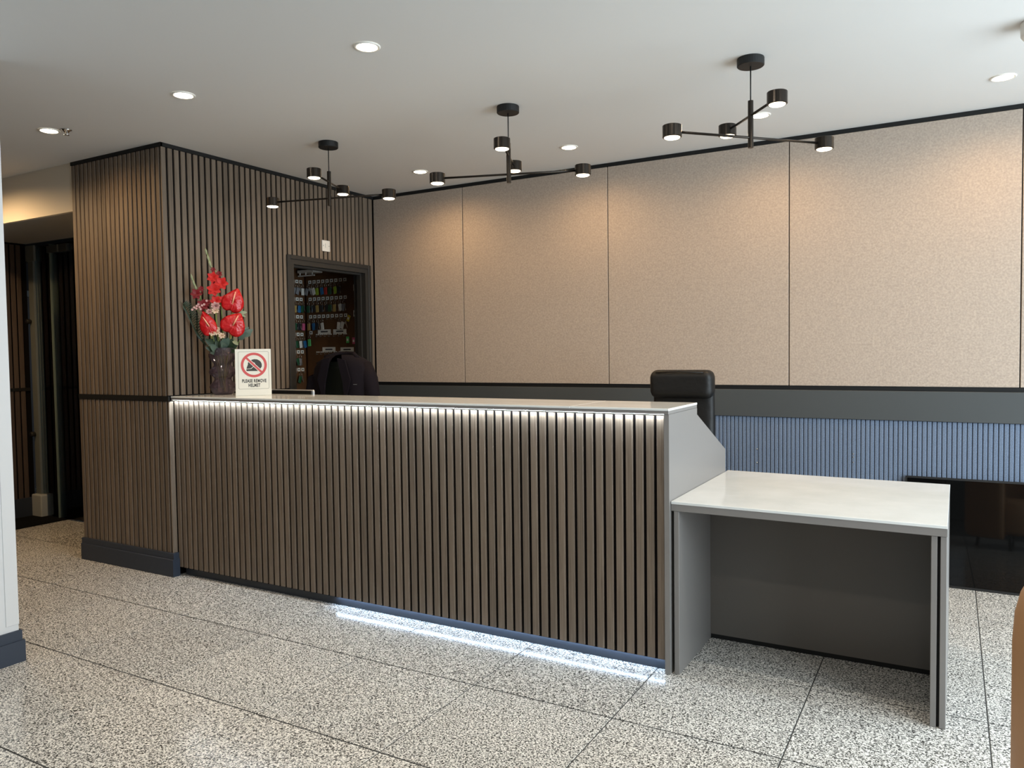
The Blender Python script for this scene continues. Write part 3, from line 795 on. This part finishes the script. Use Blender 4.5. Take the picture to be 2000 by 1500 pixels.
for s in (-1, 1):
    m = bmesh.new(); tube(m, [(s*0.165, 0.275, 1.315), (s*0.215, 0.255, 1.22), (s*0.250, 0.235, 1.05), (s*0.265, 0.215, 0.86), (s*0.255, 0.19, 0.70)], [0.06, 0.062, 0.058, 0.052, 0.046], 14)
    obj('sleeve', m, MT['jacket'], jk, smooth=True)
    m = bmesh.new(); prism(m, [(s*0.03, 1.372), (s*0.09, 1.36), (s*0.13, 1.22), (s*0.085, 1.05), (s*0.07, 1.20)], 'y', 0.128, 0.142)
    obj('lapel', m, MT['jacket'], jk)
m = bmesh.new(); tube(m, [(-0.13, 0.235, 1.375), (-0.07, 0.30, 1.400), (0, 0.32, 1.404), (0.07, 0.30, 1.400), (0.13, 0.235, 1.375)], 0.018, 10); obj('collar', m, MT['jacket'], jk, smooth=True)
m = bmesh.new(); bx(m, 0.150, 0.176, 0.136, 0.141, 1.185, 1.188); obj('badge_pin', m, MT['steel'], jk)

# ------------------------------------------------------------------ monitor behind the counter
mo = thing('monitor', 'computer monitor with a silver rim seen from behind over the counter, beside the sign', 'monitor', (-2.835, 0.56, 0.75))
m = bmesh.new(); bevel(bx(m, -0.27, 0.27, -0.012, 0.010, 0.09, 0.4205), 0.010, 3); obj('casing', m, MT['silver'], mo, smooth=False)
m = bmesh.new(); bevel(bx(m, -0.262, 0.262, -0.020, -0.0121, 0.098, 0.4145), 0.003, 2); obj('back_cover', m, MT['black_plastic'], mo)
m = bmesh.new(); bx(m, -0.262, 0.262, 0.0101, 0.0115, 0.098, 0.413); obj('screen', m, MT['screen'], mo)
m = bmesh.new(); bx(m, -0.025, 0.025, -0.045, -0.0201, 0.0, 0.25); obj('stand', m, MT['black_plastic'], mo)
m = bmesh.new(); bevel(bx(m, -0.12, 0.12, -0.10, 0.08, 0.0, 0.010), 0.004, 2); obj('foot', m, MT['black_plastic'], mo)

# ------------------------------------------------------------------ television leaning on the back wall
tl = 0.07
tv = thing('television', 'large black glass television standing on the floor against the blue felt wall', 'television', (1.42, 1.930, 0.001), rot=(-tl, 0, 0))
m = bmesh.new(); bevel(bx(m, -0.615, 0.615, 0.002, 0.022, 0.0, 0.632), 0.006, 2); obj('casing', m, MT['black_plastic'], tv)
m = bmesh.new(); bx(m, -0.605, 0.605, 0.0, 0.0019, 0.014, 0.620); obj('screen', m, MT['screen'], tv)
for a in ((-0.615, 0.615, -0.004, 0.0018, 0.621, 0.632), (-0.615, 0.615, -0.004, 0.0018, 0.0, 0.013), (-0.615, -0.606, -0.004, 0.0018, 0.0135, 0.6205), (0.606, 0.615, -0.004, 0.0018, 0.0135, 0.6205)):
    m = bmesh.new(); bx(m, *a); obj('bezel', m, MT['black_plastic'], tv)

# ------------------------------------------------------------------ helmet sign
SGX, SGY = -2.752, 0.225
sg = thing('helmet_sign', 'white counter sign asking to remove helmets, with red prohibition circle', 'sign', (SGX, SGY, HT+0.0005), rot=(-0.10, 0, math.radians(46)))
W, H = 0.214, 0.292
obj('board', bevel(box(-W/2, W/2, 0.0, 0.004, 0.0, H), 0.0008, 1), MT['paper'], sg)
def fx(u): return (u-0.5)*W
def fz(v): return (1-v)*H
def frame_poly(x0, x1, z0, z1, r, wd):
    m = bmesh.new()
    def loop(x0, x1, z0, z1, r):
        pts = []
        for cx, cz, a0 in ((x1-r, z1-r, 0), (x0+r, z1-r, 90), (x0+r, z0+r, 180), (x1-r, z0+r, 270)):
            for k in range(5):
                a = math.radians(a0+k*22.5); pts.append((cx+r*math.cos(a), cz+r*math.sin(a)))
        return pts
    o = loop(x0, x1, z0, z1, r); i = loop(x0+wd, x1-wd, z0+wd, z1-wd, max(0.001, r-wd))
    O_ = [m.verts.new((p[0], -0.0004, p[1])) for p in o]; I_ = [m.verts.new((p[0], -0.0004, p[1])) for p in i]
    n = len(o)
    for k in range(n): m.faces.new((O_[k], O_[(k+1)%n], I_[(k+1)%n], I_[k]))
    return m
obj('border_line', frame_poly(fx(0.085), fx(0.935), fz(0.86), fz(0.055), 0.008, 0.0013), MT['print'], sg)
CX, CZ, RO, RI = fx(0.52), fz(0.345), 0.0775, 0.0625
m = bmesh.new(); n = 56
A_ = [m.verts.new((CX+RO*math.cos(2*PI*k/n), -0.0012, CZ+RO*math.sin(2*PI*k/n))) for k in range(n)]
B_ = [m.verts.new((CX+RI*math.cos(2*PI*k/n), -0.0012, CZ+RI*math.sin(2*PI*k/n))) for k in range(n)]
for k in range(n): m.faces.new((A_[k], A_[(k+1)%n], B_[(k+1)%n], B_[k]))
obj('red_ring', m, MT['print_red'], sg)
# helmet silhouette facing left
hp = [(-0.046, -0.030), (-0.043, -0.036), (0.024, -0.036), (0.036, -0.026), (0.047, -0.008), (0.047, 0.008), (0.042, 0.020), (0.033, 0.030), (0.020, 0.037), (0.004, 0.039), (-0.010, 0.036), (-0.022, 0.029), (-0.035, 0.018), (-0.036, 0.004), (-0.043, -0.014)]
m = bmesh.new(); m.faces.new([m.verts.new((CX+a, -0.0006, CZ+b-0.002)) for a, b in hp]); obj('helmet_symbol', m, MT['print'], sg)
m = bmesh.new()
def strip2(m, pts, wd, yy):
    for (a, b) in zip(pts[:-1], pts[1:]):
        d = (Vector(b)-Vector(a)).normalized(); nn = Vector((-d.y, d.x))*wd/2
        q = [Vector(a)+nn-d*wd*.3, Vector(b)+nn+d*wd*.3, Vector(b)-nn+d*wd*.3, Vector(a)-nn-d*wd*.3]
        m.faces.new([m.verts.new((CX+v.x, yy, CZ+v.y)) for v in q])
strip2(m, [(-0.046, -0.025), (-0.018, -0.023), (-0.003, -0.010), (0.006, 0.006), (0.003, 0.014), (-0.006, 0.014)], 0.0028, -0.0008)
obj('visor_line', m, MT['paper'], sg)
s2 = RI*math.sqrt(0.5)+0.004
m = bmesh.new(); strip2(m, [(-s2, s2), (s2, -s2)], 0.019, -0.0010); obj('slash_outline', m, MT['paper'], sg)
m = bmesh.new(); strip2(m, [(-s2, s2), (s2, -s2)], 0.0125, -0.0014); obj('red_slash', m, MT['print_red'], sg)
for txt, v, wid in (('PLEASE REMOVE', 0.705, 0.155), ('HELMET', 0.80, 0.075)):
    cu_ = bpy.data.curves.new('lettering', 'FONT'); cu_.body = txt; cu_.align_x = 'CENTER'; cu_.size = 0.0285; cu_.space_character = 1.14; cu_.offset = 0.0011
    cu_.materials.append(MT['print'])
    tmp = bpy.data.objects.new('lettering', cu_)
    me_ = bpy.data.meshes.new_from_object(tmp); bpy.data.objects.remove(tmp)
    if not me_.materials: me_.materials.append(MT['print'])
    o = bpy.data.objects.new('lettering', me_); COL.objects.link(o); o.parent = sg
    o.location = (CX, -0.0007, fz(v)-0.004); o.rotation_euler = (PI/2, 0, 0); o.scale = (0.63, 1.0, 1.0)
m = bmesh.new(); prism(m, [(0.0045, 0.0), (0.0045, 0.20), (0.048, 0.008), (0.046, 0.005)], 'x', -0.04, 0.04); obj('rear_stand', m, MT['paper'], sg)

# ------------------------------------------------------------------ vase and flowers (local x to the right of the viewer, -y towards the viewer)
VX, VY, VR = -3.075, 0.262, math.radians(50)
VL = (VX, VY, HT+0.0005)
va = thing('vase', 'smoky purple ribbed glass vase with three bulges on the counter', 'vase', VL, VR)
prof = [(0.052, 0.0), (0.058, 0.004), (0.066, 0.012), (0.080, 0.040), (0.083, 0.050), (0.080, 0.060), (0.054, 0.092), (0.052, 0.104), (0.056, 0.112), (0.080, 0.133), (0.084, 0.146), (0.080, 0.160), (0.055, 0.186), (0.053, 0.196), (0.056, 0.206), (0.078, 0.228), (0.083, 0.246), (0.084, 0.262), (0.078, 0.268), (0.076, 0.290), (0.074, 0.302)]
m = bmesh.new(); lathe(m, prof, 96, rib=0.008, nrib=32)
lathe(m, [(0.001, 0.0), (0.052, 0.0)], 96)
obj('glass_body', m, MT['vase'], va, smooth=True)
def U(px): return (px-425)/322.0
def V(py): return (771-py)/300.0 - 0.0
FG = 'flowers and foliage in the purple vase'
def flower_thing(name, label, cat): return thing(name, label, cat, VL, VR, FG)
def leaf_bm(m, base, tip, width, nrm=Vector((0, -1, 0)), curl=0.1, n=6):
    base, tip = Vector(base), Vector(tip); d = tip-base; L = d.length; dn = d.normalized()
    side = dn.cross(nrm).normalized(); up = side.cross(dn)
    rows = []
    for i in range(n+1):
        f = i/n; wv = width*math.sin(PI*min(1, f*0.92+0.04))**0.8
        c = base + d*f + up*(-curl*L*f*f)
        rows.append([m.verts.new(c - side*wv + up*wv*0.25), m.verts.new(c), m.verts.new(c + side*wv + up*wv*0.25)])
    for i in range(n):
        for j in range(2): m.faces.new((rows[i][j], rows[i][j+1], rows[i+1][j+1], rows[i+1][j]))
    return m
def anthurium(label, cx, cy, wpx, hpx, tilt, s0, s1, depth):
    t = flower_thing('anthurium', label, 'flower')
    c = Vector((U(cx), -depth, V(cy)))
    m = bmesh.new(); n = 48; rings = []
    for q in range(7):
        f = q/6; ring = []
        for k in range(n):
            a = 2*PI*k/n
            # heart outline, point upward; notch at the bottom
            hx = math.sin(a)**3*1.0
            hz = -(13*math.cos(a)-5*math.cos(2*a)-2*math.cos(3*a)-math.cos(4*a))/15.0
            hx = hx*0.55 + 0.45*math.sin(a)*1.0; hz = hz*0.5 - 0.5*math.cos(a)
            x, z = hx*wpx/2/322*f, hz*hpx/2/300*f
            xr = x*math.cos(tilt)-z*math.sin(tilt); zr = x*math.sin(tilt)+z*math.cos(tilt)
            dep = 0.016*math.sin(a*6+1)*f*f*0.35 - 0.022*f*f + 0.006*math.sin(13*a+f*9)*f
            ring.append(m.verts.new(c + Vector((xr, -dep*0.8-0.01, zr))) if q else None)
        rings.append(ring)
    cv = m.verts.new(c + Vector((0, 0.012, 0)))
    for k in range(n): m.faces.new((cv, rings[1][(k+1)%n], rings[1][k]))
    for q in range(1, 6):
        for k in range(n): m.faces.new((rings[q][k], rings[q][(k+1)%n], rings[q+1][(k+1)%n], rings[q+1][k]))
    sp_ = obj('spathe', m, MT['petal_red'], t, smooth=True)
    so = sp_.modifiers.new('thick', 'SOLIDIFY'); so.thickness = 0.0015
    m = bmesh.new(); tube(m, [Vector((U(s0[0]), -depth-0.005, V(s0[1]))), Vector((U((s0[0]+s1[0])/2), -depth-0.024, V((s0[1]+s1[1])/2))), Vector((U(s1[0]), -depth-0.032, V(s1[1])))], [0.0045, 0.0042, 0.002], 10)
    obj('spadix', m, MT['spadix'], t, smooth=True)
    m = bmesh.new(); tube(m, [c + Vector((0, 0.014, 0)), Vector((U(cx)*0.5, 0.0, V(690))), Vector((0.01*(1 if cx > 425 else -1), 0.0, 0.14)), Vector((0.012, -0.01, 0.02))], 0.0035, 8)
    obj('stem', m, MT['stem_yellow'], t, smooth=True)
anthurium('topmost red anthurium in the vase, its heart tip up to the right', 449, 592, 44, 52, -0.35, (447, 597), (454, 573), 0.05)
anthurium('right lower red anthurium, largest and just above the vase rim', 448, 637, 50, 50, -0.55, (447, 638), (458, 619), 0.075)
anthurium('left red anthurium beside the dark fern frond', 399, 637, 33, 52, 0.3, (402, 640), (390, 622), 0.07)
def floret(m, c, R, rot):
    for q in range(6):
        a = 2*PI*q/6 + rot
        d = Vector((math.cos(a), -0.55, math.sin(a))).normalized()
        leaf_bm(m, c, c + d*R, R*0.42, Vector((0, -1, 0.2)), curl=0.35, n=4)
def gladiolus(label, path, buds, florets, dark):
    t = flower_thing('gladiolus', label, 'flower')
    pts = [Vector((U(a), y, V(b))) for a, b, y in path]
    m = bmesh.new(); tube(m, pts, [0.002] + [0.0045]*(len(pts)-1), 8); obj('stem', m, MT['stem'], t, smooth=True)
    for a, b, L, dx in buds:
        m = bmesh.new()
        tube(m, [Vector((U(a+dx), -0.012, V(b+L))), Vector((U(a+dx*0.5), -0.016, V(b+L*0.45))), Vector((U(a), -0.012, V(b)))], [0.004, 0.0075, 0.001], 8)
        obj('bud', m, MT['leaf_light'] if L > 12 else MT['stem'], t, smooth=True)
    for i, (a, b, R) in enumerate(florets):
        m = bmesh.new(); floret(m, Vector((U(a), -0.03, V(b))), R, i*0.7)
        tube(m, [Vector((U(a), -0.03, V(b))), Vector((U(a)+0.008, -0.005, V(b)-0.03))], [0.008, 0.004], 8)
        obj('floret', m, MT['glad_dark'] if i in dark else MT['glad_red'], t, smooth=True)
gladiolus('tall red gladiolus, the highest stem of the bouquet', [(398, 488, -0.01), (405, 510, 0), (413, 540, 0), (420, 570, 0), (426, 610, 0), (428, 690, 0), (427, 760, 0)],
          [(398, 488, 13, 2), (401, 500, 14, 3), (405, 511, 14, 2), (403, 512, 13, 5), (409, 522, 14, 2), (417, 530, 14, -2)],
          [(412, 530, 0.016), (423, 538, 0.020), (411, 545, 0.036), (427, 556, 0.042), (412, 568, 0.042), (431, 588, 0.032), (415, 590, 0.034)], {0, 1})
gladiolus('shorter red gladiolus leaning left in the bouquet', [(369, 538, -0.01), (375, 556, 0), (384, 578, 0), (392, 605, 0), (410, 690, 0), (421, 755, 0)],
          [(369, 538, 13, 2), (372, 548, 14, 3), (376, 558, 14, 3), (380, 568, 14, 3)],
          [(378, 577, 0.034), (388, 567, 0.018), (390, 598, 0.036), (398, 594, 0.024)], {0, 1, 2, 3})
def carnation(label, a, b, R, mat, cat_name='carnation'):
    t = flower_thing(cat_name, label, 'flower')
    m = bmesh.new(); c = Vector((U(a), -0.06, V(b)))
    for lay, (nn, rr, tl_) in enumerate(((7, 1.0, -0.2), (6, 0.75, -0.6), (5, 0.45, -1.2))):
        for q in range(nn):
            an = 2*PI*q/nn + lay*0.5
            d = Vector((math.cos(an), tl_, math.sin(an)*0.7)).normalized()
            leaf_bm(m, c, c + d*R*rr, R*0.36, Vector((0, -1, 0.3)), curl=-0.2, n=4)
    obj('bloom', m, mat, t, smooth=True)
    m = bmesh.new(); tube(m, [c + Vector((0, 0.01, -0.005)), Vector((U(a)*0.6, -0.02, V(690))), Vector((U(a)*0.2, 0, 0.04))], 0.0022, 6); obj('stem', m, MT['stem'], t, smooth=True)
carnation('dusty pink carnation at the upper middle of the bouquet', 415, 600, 0.030, MT['pink'])
carnation('brighter pink carnation just below the dusty pink one', 414, 609, 0.024, MT['cream_petal'])
carnation('small pink flower left of the pink carnations', 402, 611, 0.020, MT['pink'])
carnation('cream flower at the left of the cream cluster above the vase rim', 407, 652, 0.022, MT['cream_petal'], 'cream_blossom')
carnation('cream flower at the middle of the cream cluster above the vase rim', 416, 651, 0.020, MT['cream_petal'], 'cream_blossom')
carnation('cream flower lowest in the cream cluster above the vase rim', 425, 657, 0.022, MT['cream_petal'], 'cream_blossom')
carnation('cream flower topmost in the cream cluster above the vase rim', 418, 644, 0.014, MT['cream_petal'], 'cream_blossom')
t = flower_thing('wax_flower', 'sprig of tiny pale waxflowers at the left of the bouquet', 'flower')
m = bmesh.new(); tube(m, [Vector((U(376), -0.03, V(604))), Vector((U(392), -0.02, V(628))), Vector((U(415), 0, V(690))), Vector((-0.01, 0, 0.05))], 0.0015, 6); obj('stem', m, MT['stem'], t)
for a, b in ((370, 607), (374, 603), (379, 600), (382, 597), (384, 602), (389, 599), (393, 597), (378, 605), (386, 606), (398, 590)):
    m = bmesh.new(); c = Vector((U(a), -0.04, V(b)))
    for q in range(5):
        an = 2*PI*q/5+a
        leaf_bm(m, c, c+Vector((math.cos(an)*0.008, -0.004, math.sin(an)*0.008)), 0.0035, n=3)
    obj('blossom', m, MT['pink'], t)
t = flower_thing('fern_frond', 'dark green fern frond arching out at the left of the bouquet', 'foliage')
fp = [Vector((U(a), 0.015, V(b))) for a, b in ((347, 591), (356, 603), (364, 622), (373, 642), (386, 662), (405, 688), (420, 730))]
m = bmesh.new(); tube(m, fp, [0.001, 0.0015, 0.002, 0.002, 0.0025, 0.0025, 0.0025], 6); obj('stem', m, MT['leaf_dark'], t)
for i in range(22):
    f = i/22*3.9 + 0.5; q = int(f); p_ = fp[q].lerp(fp[q+1], f-q)
    L = 0.055*math.sin(PI*min(1, 0.18+i/22*0.75))+0.01
    for s, dv in ((1, Vector((0.75, -0.15, 0.75))), (-1, Vector((-0.85, -0.1, -0.25)))):
        if s < 0: dv = Vector((0.3, -0.1, -1)); L2 = L*1.1
        else: L2 = L*0.95
        m = bmesh.new(); leaf_bm(m, p_, p_ + dv.normalized()*L2, 0.0042, n=3, curl=0.15); obj('leaflet', m, MT['leaf_dark'], t)
def leaves(name, label, items, mat):
    t = flower_thing(name, label, 'foliage')
    for (a0, b0), (a1, b1), wd, dep in items:
        m = bmesh.new(); leaf_bm(m, (U(a0), -dep*0.4, V(b0)), (U(a1), -dep, V(b1)), wd, curl=0.15); o = obj('leaf', m, mat, t, smooth=True)
    m = bmesh.new(); a, b = items[0][0]; tube(m, [Vector((U(a), -0.01, V(b))), Vector((U(a)*0.5, 0, V(700))), Vector((0, 0.005, 0.06))], 0.0025, 6); obj('stem', m, MT['stem'], t)
leaves('ruscus_sprig', 'dark green leaves spilling over the left of the vase rim', [((420, 684), (394, 664), 0.022, 0.06), ((418, 686), (396, 680), 0.020, 0.08), ((420, 684), (403, 664), 0.024, 0.05), ((425, 690), (404, 690), 0.018, 0.085), ((420, 680), (410, 658), 0.022, 0.04), ((426, 686), (414, 668), 0.024, 0.06)], MT['leaf_dark'])
leaves('eucalyptus_sprig', 'grey green round leaves at the front of the vase rim', [((415, 682), (402, 676), 0.019, 0.09), ((418, 688), (405, 678), 0.020, 0.10), ((424, 684), (430, 664), 0.022, 0.07), ((428, 680), (438, 663), 0.020, 0.06), ((432, 684), (426, 672), 0.020, 0.09)], MT['leaf_grey'])
leaves('broad_leaf_sprig', 'green leaves under the right anthurium', [((440, 680), (452, 690), 0.020, 0.05), ((434, 682), (455, 674), 0.022, 0.04), ((436, 684), (445, 664), 0.022, 0.05), ((438, 684), (434, 660), 0.020, 0.03), ((430, 688), (446, 686), 0.022, 0.07)], MT['leaf_dark'])
leaves('pittosporum_sprig', 'green leafy sprig sticking out at the right of the bouquet', [((462, 660), (486, 645), 0.020, 0.02), ((462, 662), (478, 640), 0.018, 0.01), ((458, 664), (470, 656), 0.018, 0.03), ((464, 656), (482, 655), 0.016, 0.02)], MT['leaf_grey'])
leaves('pale_leaf_sprig', 'pale green pointed leaves right of the top anthurium', [((456, 612), (476, 611), 0.012, 0.0), ((458, 610), (468, 603), 0.012, 0.0), ((460, 612), (473, 620), 0.008, 0.0)], MT['leaf_light'])
leaves('drooping_leaf', 'single pale green leaf drooping right of the vase rim', [((446, 664), (455, 674), 0.014, 0.07)], MT['leaf_light'])

# ------------------------------------------------------------------ tan tub armchair at the right edge
TX, TY = 1.524, -1.281
tc = thing('tub_armchair', 'tan leather tub armchair cut off by the right edge, in front', 'armchair', (TX, TY, 0), math.radians(140))
def shell(R, th, z0, ztop_f, a0, a1, n=40):
    m = bmesh.new(); cols = []
    for k in range(n+1):
        a = a0 + (a1-a0)*k/n
        zt = ztop_f((k/n)*2-1)
        prof = [(R-0.02, z0), (R-0.005, z0+0.02), (R, z0+0.08), (R, zt-0.16), (R-0.004, zt-0.10), (R-0.014, zt-0.055), (R-0.03, zt-0.02), (R-0.055, zt), (R-th+0.03, zt-0.01), (R-th, zt-0.05), (R-th, z0+0.02), (R-th+0.01, z0)]
        cols.append([m.verts.new((r*math.cos(a), r*math.sin(a), z)) for r, z in prof])
    L = len(cols[0])
    for k in range(n):
        for i in range(L): m.faces.new((cols[k][i], cols[k][(i+1)%L], cols[k+1][(i+1)%L], cols[k+1][i]))
    m.faces.new(cols[0][::-1]); m.faces.new(cols[-1])
    return m
obj('shell', shell(0.37, 0.10, 0.10, lambda s: 0.95-0.08*s*s, PI/2-2.2, PI/2+2.2), MT['tan'], tc, smooth=True)
m = bmesh.new(); lathe(m, [(0.001, 0.14), (0.25, 0.14), (0.265, 0.18), (0.265, 0.40), (0.24, 0.44), (0.15, 0.455), (0.001, 0.46)], 36); obj('seat_cushion', m, MT['tan'], tc, smooth=True)
for q in range(4):
    a = PI/4 + q*PI/2
    m = bmesh.new(); tube(m, [(0.25*math.cos(a), 0.25*math.sin(a), 0.14), (0.27*math.cos(a), 0.27*math.sin(a), 0.0)], [0.02, 0.013], 10); obj('leg', m, MT['black_plastic'], tc, smooth=True)

SC.cycles.use_denoising = True
SC.cycles.max_bounces = 8
SC.cycles.diffuse_bounces = 5
SC.cycles.glossy_bounces = 4
SC.cycles.transparent_max_bounces = 12
SC.cycles.sample_clamp_indirect = 6.0
SC.cycles.caustics_reflective = False
SC.cycles.caustics_refractive = False
